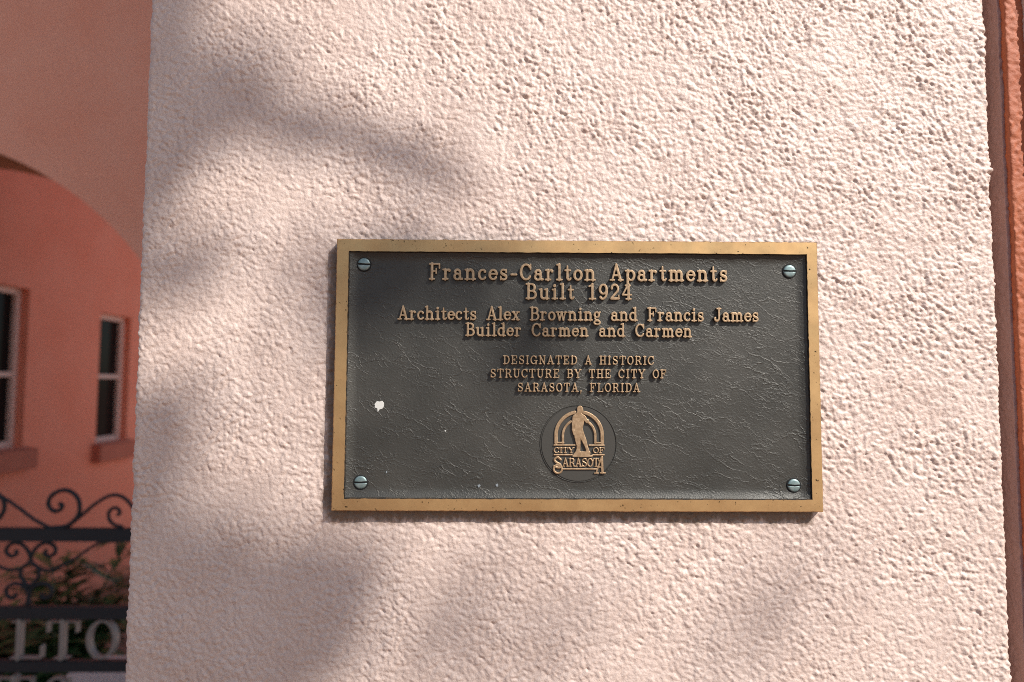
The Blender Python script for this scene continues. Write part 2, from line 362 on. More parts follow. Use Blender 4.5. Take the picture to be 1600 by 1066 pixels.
def solid(strokes, cell, height, chamfer, draft, bold=0.):
    """a raised solid with a chamfered top cut from the strokes' outline by marching squares; returns verts (u,v,h) and faces"""
    P = [p for s in strokes for p in s[0]]
    if not P: return [], []
    m = .25 if cell < .1 else 12 * cell
    u0, u1 = min(p[0] for p in P) - m, max(p[0] for p in P) + m; v0, v1 = min(p[1] for p in P) - m, max(p[1] for p in P) + m
    U = np.arange(u0, u1, cell); Vv = np.arange(v0, v1, cell); X, Y = np.meshgrid(U, Vv); D = sdf(strokes, X, Y) + bold
    gy, gx = np.gradient(D, cell)
    verts, faces, cache = [], [], {}
    def corner(j, i):
        k = (j, i)
        if k not in cache:
            cache[k] = len(verts); verts.append((X[j, i], Y[j, i], height - max(0., chamfer - D[j, i]) * .8))
        return cache[k]
    def cut(j, i, j2, i2):
        k = (min((j, i), (j2, i2)), max((j, i), (j2, i2)))
        if k not in cache:
            a, b = D[j, i], D[j2, i2]; t = a / (a - b)
            x = X[j, i] + (X[j2, i2] - X[j, i]) * t; y = Y[j, i] + (Y[j2, i2] - Y[j, i]) * t
            g = np.array([gx[j, i], gy[j, i]]); g = -g / (np.linalg.norm(g) + 1e-9)
            cache[k] = len(verts); verts.append((x, y, height - chamfer * .8)); verts.append((x + g[0] * draft, y + g[1] * draft, 0.))
        return cache[k]
    IN = D > 0
    any4 = IN[:-1, :-1] | IN[1:, :-1] | IN[:-1, 1:] | IN[1:, 1:]
    for j, i in zip(*np.nonzero(any4)):
        c = [(j, i), (j, i + 1), (j + 1, i + 1), (j + 1, i)]; st = [IN[q] for q in c]
        if all(st): faces.append([corner(*q) for q in c]); continue
        poly, ents = [], []
        for k in range(4):
            a, b = c[k], c[(k + 1) % 4]
            if st[k]: poly.append(corner(*a))
            if st[k] != st[(k + 1) % 4]:
                q = cut(*a, *b); poly.append(q); ents.append((len(poly) - 1, q, st[k]))
        if len(poly) >= 3: faces.append(poly)
        for (pi, q, leaving) in ents:
            if leaving:                          # the next cut on the outline closes the wall
                nx = next((e for e in ents if not e[2] and e[0] > pi), next((e for e in ents if not e[2]), None))
                if nx: faces.append((nx[1], q, q + 1, nx[1] + 1))
    return verts, faces

GC = {}
def glyph(ch, bold=0., cell=.03):
    k = (ch, bold, cell)
    if k not in GC: GC[k] = solid(GL[ch][1], cell, 1., .045, .015, bold)
    return GC[k]

def text_mesh(name, text, x0, x1, base, cap, depth, hs=1.0, bold=0.0, space=None, jit=0.0):
    """text set between x0 and x1 (metres, in the XZ plane facing -Y), cap height cap; extra space is shared as tracking"""
    adv = [GL[c][0] * hs * cap for c in text]
    if space: adv = [space * cap if c == ' ' else a for a, c in zip(adv, text)]
    n = len(text) - 1; tr = (x1 - x0 - sum(adv)) / max(n, 1)
    V, F, MI = [], [], []; x = x0
    for c, a in zip(text, adv):
        gv, gf = glyph(c, bold); o = len(V)
        dz = rnd.uniform(-1, 1) * jit
        V += [(x + q[0] * hs * cap, -q[2] * depth, base + q[1] * cap + dz) for q in gv]; F += [[i + o for i in f] for f in gf]; MI += [int(type(f) is tuple) for f in gf]
        x += a + tr
    me = mesh_py(name, V, F); me.polygons.foreach_set('material_index', MI); return me

# ------------------------------------------------------------------ the plaque
T = .0105; PY = -(T - .0045)
gold = Mat('brushed_bronze', (.62, .36, .13), .42, .75)
gold.color(gold.mix(gold.ramp(gold.noise(45, 6, .7), [(.3, 0.), (.7, 1.)]), (.55, .34, .155), (.66, .43, .20)))
gold.rough(gold.ramp(gold.noise(50, 5), [(.3, .36), (.7, .52)])); 
_sp = gold.ramp(gold.noise(330, 2, .5), [(.69, 0.), (.75, 1.)])
gold.color(gold.mix(_sp, gold.b.inputs['Base Color'].links[0].from_socket, (.07, .045, .02)))
_sx = gold.n('SeparateXYZ'); gold.l(gold.coord(), _sx.inputs[0])
_ed = gold.math('MAXIMUM', gold.math('SUBTRACT', gold.math('ABSOLUTE', _sx.outputs['X']), .2285), gold.math('SUBTRACT', gold.math('ABSOLUTE', _sx.outputs['Z']), .127))
_ed = gold.math('ADD', _ed, gold.math('MULTIPLY', gold.math('SUBTRACT', gold.noise(190, 4, .65), .5), .006))
gold.color(gold.mix(gold.ramp(gold.math('ADD', gold.math('MULTIPLY', _ed, 300.), .5), [(.35, 0.), (.75, .8)]), gold.b.inputs['Base Color'].links[0].from_socket, (.09, .055, .025)))
edge = Mat('dark_patina', (.045, .03, .018), .8, .2)
edge.color(edge.mix(edge.ramp(edge.noise(260, 5, .7), [(.45, 0.), (.68, 1.)]), (.015, .012, .009), (.10, .06, .03))); edge.bump(edge.noise(420, 4), .001)
lead = Mat('leather_grain_bronze', (.06, .06, .055), .44, .3, .6)
# wrinkled leather grain: warped cell edges at three scales, broken up by noise
def wrinkle(scale, warp, wscale, width, seed):
    mp = lead.n('Mapping'); mp.inputs['Location'].default_value = (seed, seed * .7, 0); mp.inputs['Scale'].default_value = (.66, 1, 1.25)
    m0 = lead.n('Mapping'); m0.inputs['Rotation'].default_value = (0, -.62 + .45 * math.sin(seed * 2.3), 0); lead.l(lead.coord(), m0.inputs[0]); lead.l(m0.outputs[0], mp.inputs[0])
    nn = lead.n('TexNoise'); nn.inputs['Scale'].default_value = wscale; nn.inputs['Detail'].default_value = 4; lead.l(mp.outputs[0], nn.inputs['Vector'])
    vm = lead.n('VectorMath', operation='SUBTRACT'); vm.inputs[1].default_value = (.5, .5, .5); lead.l(nn.outputs['Color'], vm.inputs[0])
    vs = lead.n('VectorMath', operation='SCALE'); vs.inputs['Scale'].default_value = warp; lead.l(vm.outputs[0], vs.inputs[0])
    va = lead.n('VectorMath', operation='ADD'); lead.l(mp.outputs[0], va.inputs[0]); lead.l(vs.outputs[0], va.inputs[1])
    vo = lead.n('TexVoronoi', feature='DISTANCE_TO_EDGE'); vo.inputs['Scale'].default_value = scale; lead.l(va.outputs[0], vo.inputs['Vector'])
    r = lead.ramp(vo.outputs['Distance'], [(0, 1.), (width, 0.)])
    return lead.math('MULTIPLY', r, lead.ramp(lead.noise(scale * .55, 3, .5, vec=mp.outputs[0]), [(.44, 0.), (.62, 1.)]))
h1 = wrinkle(58, .05, 34, .05, 3.1); h2 = wrinkle(125, .024, 75, .075, 8.7); h3 = wrinkle(270, .01, 160, .12, 1.3)
lead.bump(lead.noise(750, 3, .6), .0006, .6)
lead.bump(lead.math('ADD', lead.math('ADD', h1, lead.math('MULTIPLY', h2, .75)), lead.math('MULTIPLY', h3, .25)), .0005, .55)
lead.color(lead.mix(lead.ramp(lead.noise(11, 5, .6), [(.35, 0.), (.66, 1.)]), (.050, .049, .042), (.072, .069, .059)))
lead.rough(lead.ramp(lead.noise(24, 4), [(.3, .40), (.7, .54)]))
letter_m = Mat('raised_bronze', (.60, .36, .16), .45, .6)
letter_m.color(letter_m.mix(letter_m.ramp(letter_m.noise(300, 4, .7), [(.4, 0.), (.65, 1.)]), (.40, .265, .15), (.62, .44, .27)))

plaque = empty('plaque', (0, 0, ZC)); tag(plaque, 'rectangular bronze plaque with gold frame and raised lettering fixed to the pier', 'plaque')
def ring_loop(x0, x1, z0, z1, y, n=60, jit=0., seed=0):
    q = np.random.default_rng(seed); P = []
    for a, b in (((x0, z0), (x1, z0)), ((x1, z0), (x1, z1)), ((x1, z1), (x0, z1)), ((x0, z1), (x0, z0))):
        for k in range(n):
            t = k / n; P.append((a[0] + (b[0] - a[0]) * t + q.normal() * jit, y, a[1] + (b[1] - a[1]) * t + q.normal() * jit))
    return P
W2, H2 = .2285, .127; NS = 90
loops = [ring_loop(-W2 - .0006, W2 + .0006, -H2 - .0006, H2 + .0006, .002, NS), ring_loop(-W2 - .0002, W2 + .0002, -H2 - .0002, H2 + .0002, -T + .0011, NS, .00012, 1),
         ring_loop(-W2 + .0007, W2 - .0007, -H2 + .0007, H2 - .0007, -T, NS, .00010, 2),
         ring_loop(-.2172 , .2184, -.1160, .1154, -T, NS, .00013, 3), ring_loop(-.2164, .2176, -.1152, .1147, -T + .0009, NS, .00012, 4),
         ring_loop(-.2158, .2170, -.1146, .1141, PY + .0002, NS)]
V = [p for L in loops for p in L]; n4 = NS * 4; F = []; MI = []
for k in range(5):
    for i in range(n4):
        F.append([k * n4 + i, k * n4 + (i + 1) % n4, (k + 1) * n4 + (i + 1) % n4, (k + 1) * n4 + i]); MI.append({0: 1, 1: 0, 2: 0, 3: 1, 4: 1}[k])
me = mesh_py('frame', V, F); fr = link('frame', me, [gold.m, edge.m], plaque); me.polygons.foreach_set('material_index', MI)
# the grained panel, its rim curling up into the frame
bm = bmesh.new(); nx, nz = 90, 52; grid = []
for j in range(nz + 1):
    row = []
    for i in range(nx + 1):
        x = -.2166 + .4344 * i / nx; z = -.1152 + .2297 * j / nz
        e = min(x + .2166, .2178 - x, z + .1152, .1145 - z)
        row.append(bm.verts.new((x, PY - .0030 * math.exp(-max(e, 0) / .0022), z)))
    grid.append(row)
for j in range(nz):
    for i in range(nx): bm.faces.new((grid[j][i], grid[j][i + 1], grid[j + 1][i + 1], grid[j + 1][i]))
me = bpy.data.meshes.new('panel'); bm.to_mesh(me); bm.free(); me.polygons.foreach_set('use_smooth', [True] * len(me.polygons))
link('panel', me, lead.m, plaque)

LD = .0032
def line(text, x0, x1, base, cap, label, **kw):
    me = text_mesh('inscription_line', text, x0, x1, 0, cap, LD, **kw)
    o = link('inscription_line', me, [letter_m.m, edge.m], plaque); o.location = (0, PY, base); o['label'] = label; return o
line('Frances-Carlton Apartments', -.1412, .1425, .0890, .0158, 'largest bronze lettering line naming the apartments', space=.62, hs=.84, bold=.006)
line('Built 1924', -.0495, .0510, .0710, .0150, 'bronze lettering line with the building year', space=.6, hs=.84, bold=.006)
line('Architects Alex Browning and Francis James', -.1700, .1717, .0508, .0128, 'widest bronze lettering line naming the architects', space=.62, hs=.84, bold=.006)
line('Builder Carmen and Carmen', -.1062, .1080, .0357, .0124, 'bronze lettering line naming the builder', space=.62, hs=.84, bold=.006)
line('DESIGNATED A HISTORIC', -.0706, .0718, .0093, .0082, 'upper line of the small capital lettering', bold=.004, hs=.86, space=.55)
line('STRUCTURE BY THE CITY OF', -.0826, .0832, -.0034, .0082, 'middle line of the small capital lettering', bold=.004, hs=.86, space=.55)
line('SARASOTA, FLORIDA', -.0570, .0582, -.0164, .0082, 'bottom line of the small capital lettering', bold=.004, hs=.86, space=.55)

# round seal: smooth disc with an engraved outline, emblem raised on it
seal_m = Mat('smooth_dark_bronze', (.072, .069, .060), .46, .3, .6); seal_m.bump(seal_m.noise(700, 3), .0002, .4)
me = bpy.data.meshes.new('seal'); bm = bmesh.new(); rings = [(0, .0005), (.0345, .0006), (.0348, .0002), (.0350, -.0008), (.0354, -.0008), (.0356, .0005), (.0358, .0007), (.0364, -.0006)]
prev = None
for r, y in rings:
    if r == 0: cur = [bm.verts.new((0, -y, 0))]
    else: cur = [bm.verts.new((r * math.cos(2 * math.pi * k / 96), -y, r * math.sin(2 * math.pi * k / 96))) for k in range(96)]
    if prev:
        for k in range(96):
            if len(prev) == 1: bm.faces.new((prev[0], cur[k], cur[(k + 1) % 96]))
            else: bm.faces.new((prev[k], cur[k], cur[(k + 1) % 96], prev[(k + 1) % 96]))
    prev = cur
bmesh.ops.recalc_face_normals(bm, faces=bm.faces[:]); bm.to_mesh(me); bm.free()
seal = link('seal', me, seal_m.m, plaque); seal.location = (.0004, PY, -.0650)
K = .0355 / 432
def ez(x, y): return ((x - 540) * K, (537 - y) * K)
def est(pts, wd): return ([ez(*p) for p in pts], [q * K for q in (wd if hasattr(wd, '__len__') else [wd] * len(pts))])
def emblem(name, strokes, h, label=None):
    v, f = solid(strokes, .00030, h, .00035, .0001)
    o = link(name, mesh_py(name, [(q[0], -q[2], q[1]) for q in v], f), [letter_m.m, edge.m], seal); o.data.polygons.foreach_set('material_index', [int(type(q) is tuple) for q in f])
    if label: o['label'] = label
    return o
emblem('figure', [est([(556, 138), (560, 160)], [34, 36]), est([(545, 185), (545, 215)], [26, 30]), est([(505, 228), (545, 215), (598, 236)], [27, 34, 25]),
    est([(545, 235), (547, 300), (540, 360), (545, 410)], [56, 54, 46, 54]), est([(492, 232), (481, 305), (478, 375), (496, 425)], [21, 17, 14, 18]),
    est([(604, 240), (636, 285), (655, 296)], [24, 18, 12]), est([(655, 296), (650, 268)], [12, 9]),
    est([(522, 425), (532, 500), (540, 560), (538, 620)], [36, 30, 22, 22]), est([(568, 425), (603, 495), (626, 560), (648, 622)], [36, 27, 18, 18]),
    est([(536, 610), (530, 640), (500, 660)], [24, 30, 20]), est([(640, 625), (650, 640)], [22, 26]), est([(520, 645), (650, 648)], 24), est([(482, 674), (688, 674)], 13)], .0026)
def arcz(cx, cy, r, a0, a1): return [(cx + r * math.cos(math.radians(a0 + (a1 - a0) * i / 24)), cy - r * math.sin(math.radians(a0 + (a1 - a0) * i / 24))) for i in range(25)]
emblem('arch_motif', [est([(284, 525)] + arcz(547, 440, 264, 180, 101), 20), est(arcz(547, 440, 264, 77, 0) + [(812, 525)], 20),
    est([(362, 525)] + arcz(547, 445, 185, 180, 121), 14), est(arcz(547, 445, 185, 64, 0) + [(732, 525)], 14),
    est([(275, 525), (370, 525)], 9), est([(724, 525), (820, 525)], 9), est([(262, 553), (498, 553)], 9), est([(662, 553), (830, 553)], 9),
    est([(264, 662), (464, 662)], 8), est([(702, 662), (830, 662)], 8)], .0020)
def small_caps(text, x0, x1, ytop, ybot, bold=.0):
    cap = (ybot - ytop) * K; res = []; adv = [GL[c][0] for c in text]; tot = sum(adv); sc = (x1 - x0) * K / tot
    x = ez(x0, 0)[0]; yb = ez(0, ybot)[1]
    for c, a in zip(text, adv):
        for pts, wd in GL[c][1]:
            wl = wd if hasattr(wd, '__len__') else [wd] * len(pts)
            res.append(([(x + p[0] * sc, yb + p[1] * cap) for p in pts], [(q + bold) * cap for q in wl]))
        x += a * sc
    return res
emblem('emblem_lettering', small_caps('CITY', 258, 492, 578, 642, .03) + small_caps('OF', 704, 838, 578, 642, .03), .0020, 'two short words either side of the figure')
swash = [est(catmull([(335, 712, 0), (300, 690, 0), (268, 712, 0), (285, 745, 0), (325, 772, 0), (335, 800, 0), (305, 812, 0), (268, 795, 0)], 5) and [(q.x, q.y) for q in catmull([(338, 716, 0), (302, 690, 0), (268, 712, 0), (285, 745, 0), (328, 770, 0), (338, 798, 0), (305, 806, 0), (262, 790, 0)], 6)], 12),
    est(arcz(305, 822, 47, 0, 360), 11), est([(350, 822), (752, 822)], 8), est([(800, 690), (740, 868)], 9), est([(806, 690), (812, 862)], 14), est([(760, 800), (812, 800)], 7), est([(722, 868), (765, 868)], 7), est([(790, 866), (842, 866)], 8)]
emblem('emblem_lettering', swash + small_caps('ARASOT', 355, 775, 700, 796, .01), .0020, 'swash capital city name at the foot of the seal')

# four slotted screws
screw_m = Mat('green_grey_screw', (.30, .42, .42), .45, .55)
screw_m.color(screw_m.mix(screw_m.ramp(screw_m.noise(180, 4), [(.35, 0.), (.65, 1.)]), (.17, .26, .26), (.34, .42, .41)))
slot_m = Mat('screw_slot', (.012, .012, .012), .8)
def screw_head():
    bm = bmesh.new(); hw = .00085; R_ = .0060; prof = [(1., 0), (.985, .0007), (.94, .0011), (.7, .00135), (.35, .0015), (.0, .0015)]
    for s in (1, -1):                              # two half domes either side of the slot
        th0 = math.asin(hw / R_); rings = []
        for fr_, y in prof:
            r = max(R_ * fr_, hw * 1.0001); a0 = math.asin(min(1, hw / r)); n = 24
            ring = []
            for k in range(n + 1):
                a = a0 + (math.pi - 2 * a0) * k / n
                ring.append(bm.verts.new((r * math.cos(a), -y, s * r * math.sin(a))))
            rings.append(ring)
        for A, B in zip(rings[:-1], rings[1:]):
            for k in range(24): bm.faces.new((A[k], A[k + 1], B[k + 1], B[k]))
        lip = [rg[0] for rg in rings] + [rg[-1] for rg in rings][::-1]
        dn = [bm.verts.new((v.co.x, -.0002, v.co.z)) for v in lip]
        for k in range(len(lip) - 1): bm.faces.new((lip[k], lip[k + 1], dn[k + 1], dn[k]))
    bmesh.ops.recalc_face_normals(bm, faces=bm.faces[:])
    me = bpy.data.meshes.new('screw'); bm.to_mesh(me); bm.free(); me.polygons.foreach_set('use_smooth', [True] * len(me.polygons)); return me
sm = screw_head()
for i, (x, z, a) in enumerate([(-.2034, .1035, 3), (.2030, .0997, 1), (.2029, -.1030, 1), (-.2027, -.1015, -2)]):
    o = link('screw', sm, screw_m.m if i == 0 else None, plaque); o.location = (x, PY - .0002, z); o.rotation_euler = (0, math.radians(a), 0)
    cv = [(rr * math.cos(2 * math.pi * k / 32), -yy, rr * math.sin(2 * math.pi * k / 32)) for rr, yy in ((.0058, .0002), (.0065, .0006), (.0071, .0001)) for k in range(32)]
    link('shadow_ring', mesh_py('shadow_ring', cv, [[q * 32 + k, q * 32 + (k + 1) % 32, q * 32 + 32 + (k + 1) % 32, q * 32 + 32 + k] for q in range(2) for k in range(32)]), slot_m.m, o)  # dark ring painted in for the shadow line round the screw head
    s = link('slot', box_mesh('slot', [(-.0061, .0061, -.0004, .0002, -.0009, .0009)]), slot_m.m, o)
# paint flecks and pale spots stuck on the panel
fl_m = Mat('white_paint', (.66, .655, .61), .7)
def fleck(x, z, r, n, mat, name, seed):
    q = random.Random(seed); P = [(r * q.uniform(.35, 1.15) * math.cos(2 * math.pi * k / n), 0, r * q.uniform(.45, 1.2) * math.sin(2 * math.pi * k / n)) for k in range(n)]
    V = [(a, -.0003, c) for a, b, c in P] + [(a * 1.05, .0003, c * 1.05) for a, b, c in P]
    F = [list(range(n))[::-1]] + [[k, (k + 1) % n, n + (k + 1) % n, n + k] for k in range(n)]
    o = link(name, mesh_py(name, V, F), mat, plaque); o.location = (x, PY - .0002, z); return o
f0 = fleck(-.1870, -.0308, .0052, 13, fl_m.m, 'paint_fleck', 5); f0['label'] = 'large white paint fleck at the left of the panel'
spot_m = Mat('grey_lime_spot', (.25, .28, .30), .7)
for k, (px_, pz_, r_) in enumerate([(-.0925, -.1045, .0014), (-.0755, -.1040, .0017), (-.1245, -.0535, .0008), (.1095, .0330, .0008), (-.1790, -.0920, .0010)]):
    fleck(px_, pz_, r_, 7, spot_m.m if k in (0, 1, 4) else fl_m.m, 'lime_spot', 20 + k)

# ------------------------------------------------------------------ the arched building behind
arch_m = wall_mat('rose_stucco', (.86, .375, .245), (.88, .43, .295), .012)
wing_m = wall_mat('terracotta_stucco', (.68, .21, .125), (.72, .255, .165), .006)
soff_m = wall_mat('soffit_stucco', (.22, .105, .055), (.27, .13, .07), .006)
bld = empty('arched_house', (-3.2, 4.2, 0)); tag(bld, 'rose and terracotta stucco building with big arch and two windows beyond the gate', 'building')
ca, cz_, R_ = -3.29, ZC - .418, 1.70; pts = [(-1.59, 0)] + [(ca + R_ * math.cos(math.radians(a)), cz_ + R_ * math.sin(math.radians(a))) for a in np.linspace(0, 180, 65)] + [(-4.99, 0)]
outl = [(-.6, 0), (-.6, 5.2), (-6.5, 5.2), (-6.5, 0)]
bm = bmesh.new(); A = [bm.verts.new((x, 2.85, z)) for x, z in pts]; B = [bm.verts.new((x, 3.42, z)) for x, z in pts]
OA = [bm.verts.new((x, 2.85, z)) for x, z in outl]; OB = [bm.verts.new((x, 3.42, z)) for x, z in outl]
n = len(A); top = n // 2
for Pv, O in ((A, OA), (B, OB)):
    for k in range(1, n - 2):                       # fan the spandrels to points along the top edge
        pass
def spandrel(Pv, O, y):
    tops = []
    for v in Pv: tops.append(bm.verts.new((v.co.x, y, 5.2)))
    for k in range(n - 1):
        if abs(Pv[k].co.x - Pv[k + 1].co.x) > 1e-5: bm.faces.new((Pv[k], tops[k], tops[k + 1], Pv[k + 1]))
    bm.faces.new((O[0], O[1], tops[0], Pv[1], Pv[0])); bm.faces.new((O[3], Pv[-1], Pv[-2], tops[-1], O[2]))
spandrel(A, OA, 2.85); spandrel(B, OB, 3.42)
bm.faces.new((OA[0], OB[0], OB[1], OA[1])); bm.faces.new((OA[2], OB[2], OB[3], OA[3])); bm.faces.new((OA[1], OB[1], OB[2], OA[2]))
sof = []
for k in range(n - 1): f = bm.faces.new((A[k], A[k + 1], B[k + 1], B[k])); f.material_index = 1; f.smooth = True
bmesh.ops.recalc_face_normals(bm, faces=bm.faces[:])
me = bpy.data.meshes.new('arch_wall'); bm.to_mesh(me); bm.free()
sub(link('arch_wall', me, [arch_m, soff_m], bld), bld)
# wing wall with two recessed windows
wins = [(3.50, 3.862, ZC - .432, ZC + .604), (4.66, 5.09, ZC - .478, ZC + .535)]
XW = -3.2; bx = []
ys = [3.44, wins[0][0], wins[0][1], wins[1][0], wins[1][1], 9.0]
bx += [(XW - .12, XW, ys[0], ys[1], 0, 5.2), (XW - .12, XW, ys[2], ys[3], 0, 5.2), (XW - .12, XW, ys[4], ys[5], 0, 5.2)]
for (a, b, z0, z1) in wins: bx += [(XW - .12, XW, a, b, 0, z0), (XW - .12, XW, a, b, z1, 5.2)]
bx += [(-6.4, XW - .34, 3.44, 9.0, 0, 5.2), (XW - .34, XW - .12, 3.44, 3.47, 0, 5.2)]
wl = sub(link('wing_wall', box_mesh('wing_wall', bx), wing_m, bld), bld)
sub(link('roof', box_mesh('roof', [(-6.6, -3.15, 3.44, 9.1, 5.22, 5.4), (-6.6, -.55, 2.8, 3.43, 5.21, 5.33)], .02), soff_m, bld), bld)
sill_m = wall_mat('dark_red_sill', (.36, .10, .06), (.42, .13, .08), .004)
frame_m = Mat('pale_window_frame', (.74, .56, .50), .5); frame_m.color(frame_m.mix(frame_m.noise(20), (.60, .42, .36), (.68, .49, .43)))
glass_m = Mat('dark_glass', (.010, .009, .009), .12, 0, .1); glass_m.rough(glass_m.ramp(glass_m.noise(5), [(0, .08), (1, .16)]))
for (a, b, z0, z1) in wins:
    x = XW - .055; e = .042; mz = ZC + .04
    wf = sub(link('window', box_mesh('window', [(x - .05, x, a, a + e, z0, z1), (x - .05, x, b - e, b, z0, z1), (x - .05, x - .001, a + e, b - e, z1 - e, z1), (x - .05, x - .001, a + e, b - e, z0, z0 + e), (x - .045, x - .004, a + e, b - e, mz - .016, mz + .016)], .003), frame_m.m, bld), bld)
    p = link('pane', box_mesh('pane', [(x - .035, x - .03, a + .02, b - .02, z0 + .02, z1 - .02)]), glass_m.m, wf)
    s = link('sill', box_mesh('sill', [(XW - .1, XW + .07, a - .05, b + .06, z0 - .14, z0 - .005)], .008), sill_m, wf)

# ------------------------------------------------------------------ wrought iron gate
iron = Mat('black_iron', (.018, .022, .028), .55, .3); iron.bump(iron.noise(120), .002)
grey_m = Mat('grey_cast_letters', (.28, .26, .24), .42, .2)
gate = empty('iron_gate', (-1.3, 1.55, 0)); tag(gate, 'black wrought iron gate with scrolls and pale letters left of the pier', 'gate')
GX0, GX1 = -2.05, -.45; GY = 1.55
def gpart(name, me, mat, label=None):
    o = sub(link(name, me, mat, gate), gate)
    if label: o['label'] = label
    return o
for z0, z1 in ((-.508, -.467), (-.746, -.708), (-.906, -.872), (-1.10, -1.06), (-1.50, -1.46)):
    gpart('rail', box_mesh('rail', [(GX0, GX1, GY - .012, GY + .012, ZC + z0, ZC + z1)], .002), iron.m)
for x in (GX0 - .02, GX1 + .02): gpart('stile', box_mesh('stile', [(x - .02, x + .02, GY - .02, GY + .02, .03, ZC - .44)], .003), iron.m)
for k in range(9):
    x = GX0 + .16 * (k + 1) - .01; gpart('picket', box_mesh('picket', [(x - .008, x + .008, GY - .008, GY + .008, ZC - 1.46, ZC - 1.10)]), iron.m)
def scroll(pts, r=.0062, n=9):
    P = catmull([(x, GY, ZC + z) for x, z in pts], n)
    V, F = tube_data(P, r, 8); gpart('scroll', mesh_py('scroll', V, F, True), iron.m)
scroll([(-1.500, -.468), (-1.444, -.460), (-1.410, -.425), (-1.412, -.380), (-1.440, -.353), (-1.470, -.351), (-1.498, -.368), (-1.506, -.394), (-1.490, -.414), (-1.470, -.412), (-1.462, -.398), (-1.472, -.390)], .0068)
scroll([(-1.700, -.352), (-1.658, -.368), (-1.600, -.404), (-1.550, -.440), (-1.500, -.466)], .0055)
scroll([(-1.440, -.462), (-1.400, -.428), (-1.360, -.393), (-1.318, -.368), (-1.285, -.366), (-1.255, -.385), (-1.232, -.420), (-1.225, -.46)], .0058)
scroll([(-1.270, -.464), (-1.300, -.455), (-1.316, -.432), (-1.310, -.410), (-1.292, -.405), (-1.280, -.418), (-1.288, -.428)], .0056)
scroll([(-1.72, -.464), (-1.672, -.450), (-1.645, -.415), (-1.650, -.378), (-1.690, -.352), (-1.72, -.38), (-1.705, -.41)], .0068)
for s in (1, -1):
    c = -1.5535
    X_ = lambda x: c + s * (x - c)
    if True:
        scroll([(X_(-1.555), -.572), (X_(-1.548), -.545), (X_(-1.530), -.522), (X_(-1.505), -.513), (X_(-1.482), -.523), (X_(-1.477), -.543), (X_(-1.494), -.555), (X_(-1.510), -.547), (X_(-1.505), -.535)], .0060)
        scroll([(X_(-1.5535), -.572), (X_(-1.530), -.590), (X_(-1.524), -.610), (X_(-1.535), -.632), (X_(-1.5535), -.648)], .0058)
        scroll([(X_(-1.550), -.705), (X_(-1.551), -.665), (X_(-1.528), -.643), (X_(-1.500), -.641), (X_(-1.482), -.658), (X_(-1.490), -.680), (X_(-1.510), -.682), (X_(-1.513), -.668)], .0060)
        scroll([(X_(-1.530), -.592), (X_(-1.500), -.598), (X_(-1.465), -.590), (X_(-1.415), -.562), (X_(-1.370), -.530), (X_(-1.330), -.510), (X_(-1.28), -.508)], .0048)
def gate_letter(ch, x, w_, z, h):
    gv, gf = solid(GL[ch][1], .03, 1., .05, .01, -.032)
    us = [q[0] for q in gv]; u0, u1 = min(us), max(us); sx = w_ / (u1 - u0)
    V = [(x + (q[0] - u0) * sx, GY + .010 - q[2] * .02, ZC + z + q[1] * h) for q in gv]
    gpart('letter', mesh_py('letter', V, gf), grey_m.m)
gate_letter('L', -1.600, .100, -.870, .122); gate_letter('T', -1.489, .096, -.870, .122); gate_letter('O', -1.366, .096, -.870, .124)
gate_letter('T', -1.640, .115, -1.068, .150); gate_letter('S', -1.488, .080, -1.068, .150)

# ------------------------------------------------------------------ low rounded wall behind the gate
lw = link('low_wall', box_mesh('low_wall', [(-1.70, -.95, 1.86, 2.12, .009, .556)]), pm.m)
bm = bmesh.new(); bm.from_mesh(lw.data); bmesh.ops.bevel(bm, geom=[e for e in bm.edges if max(v.co.z for v in e.verts) > .5], offset=.11, segments=6, affect='EDGES', profile=.5)
bm.to_mesh(lw.data); bm.free(); lw.data.polygons.foreach_set('use_smooth', [True] * len(lw.data.polygons))
tag(lw, 'low rounded pinkish wall behind the bottom of the gate', 'wall')

# ------------------------------------------------------------------ plants behind the gate
leaf_m = Mat('glossy_leaf', (.05, .09, .02), .38, 0, .5)
leaf_m.color(leaf_m.ramp(leaf_m.noise(7, 3), [(.3, (.012, .034, .012)), (.55, (.035, .085, .024)), (.74, (.20, .20, .04))]))
stem_m = Mat('green_stem', (.06, .07, .025), .6)
def leaf(V, F, p, d, up, L, Wd, bend=.25):
    d = d.normalized(); s = d.cross(up)
    if s.length < 1e-3: s = d.cross(Vector((1, .2, 0)))
    s.normalize(); nrm = s.cross(d); b = len(V); prof = [(0, .12), (.25, .8), (.5, 1.), (.75, .72), (1, .05)]
    for t, wd in prof:
        c = p + d * (L * t) - Vector((0, 0, 1)) * (bend * L * t * t)
        V += [c - s * (Wd * wd / 2) + nrm * (.12 * Wd * wd), c, c + s * (Wd * wd / 2) + nrm * (.12 * Wd * wd)]
    for k in range(4):
        for j in range(2): q = b + 3 * k + j; F.append([q, q + 1, q + 4, q + 3])
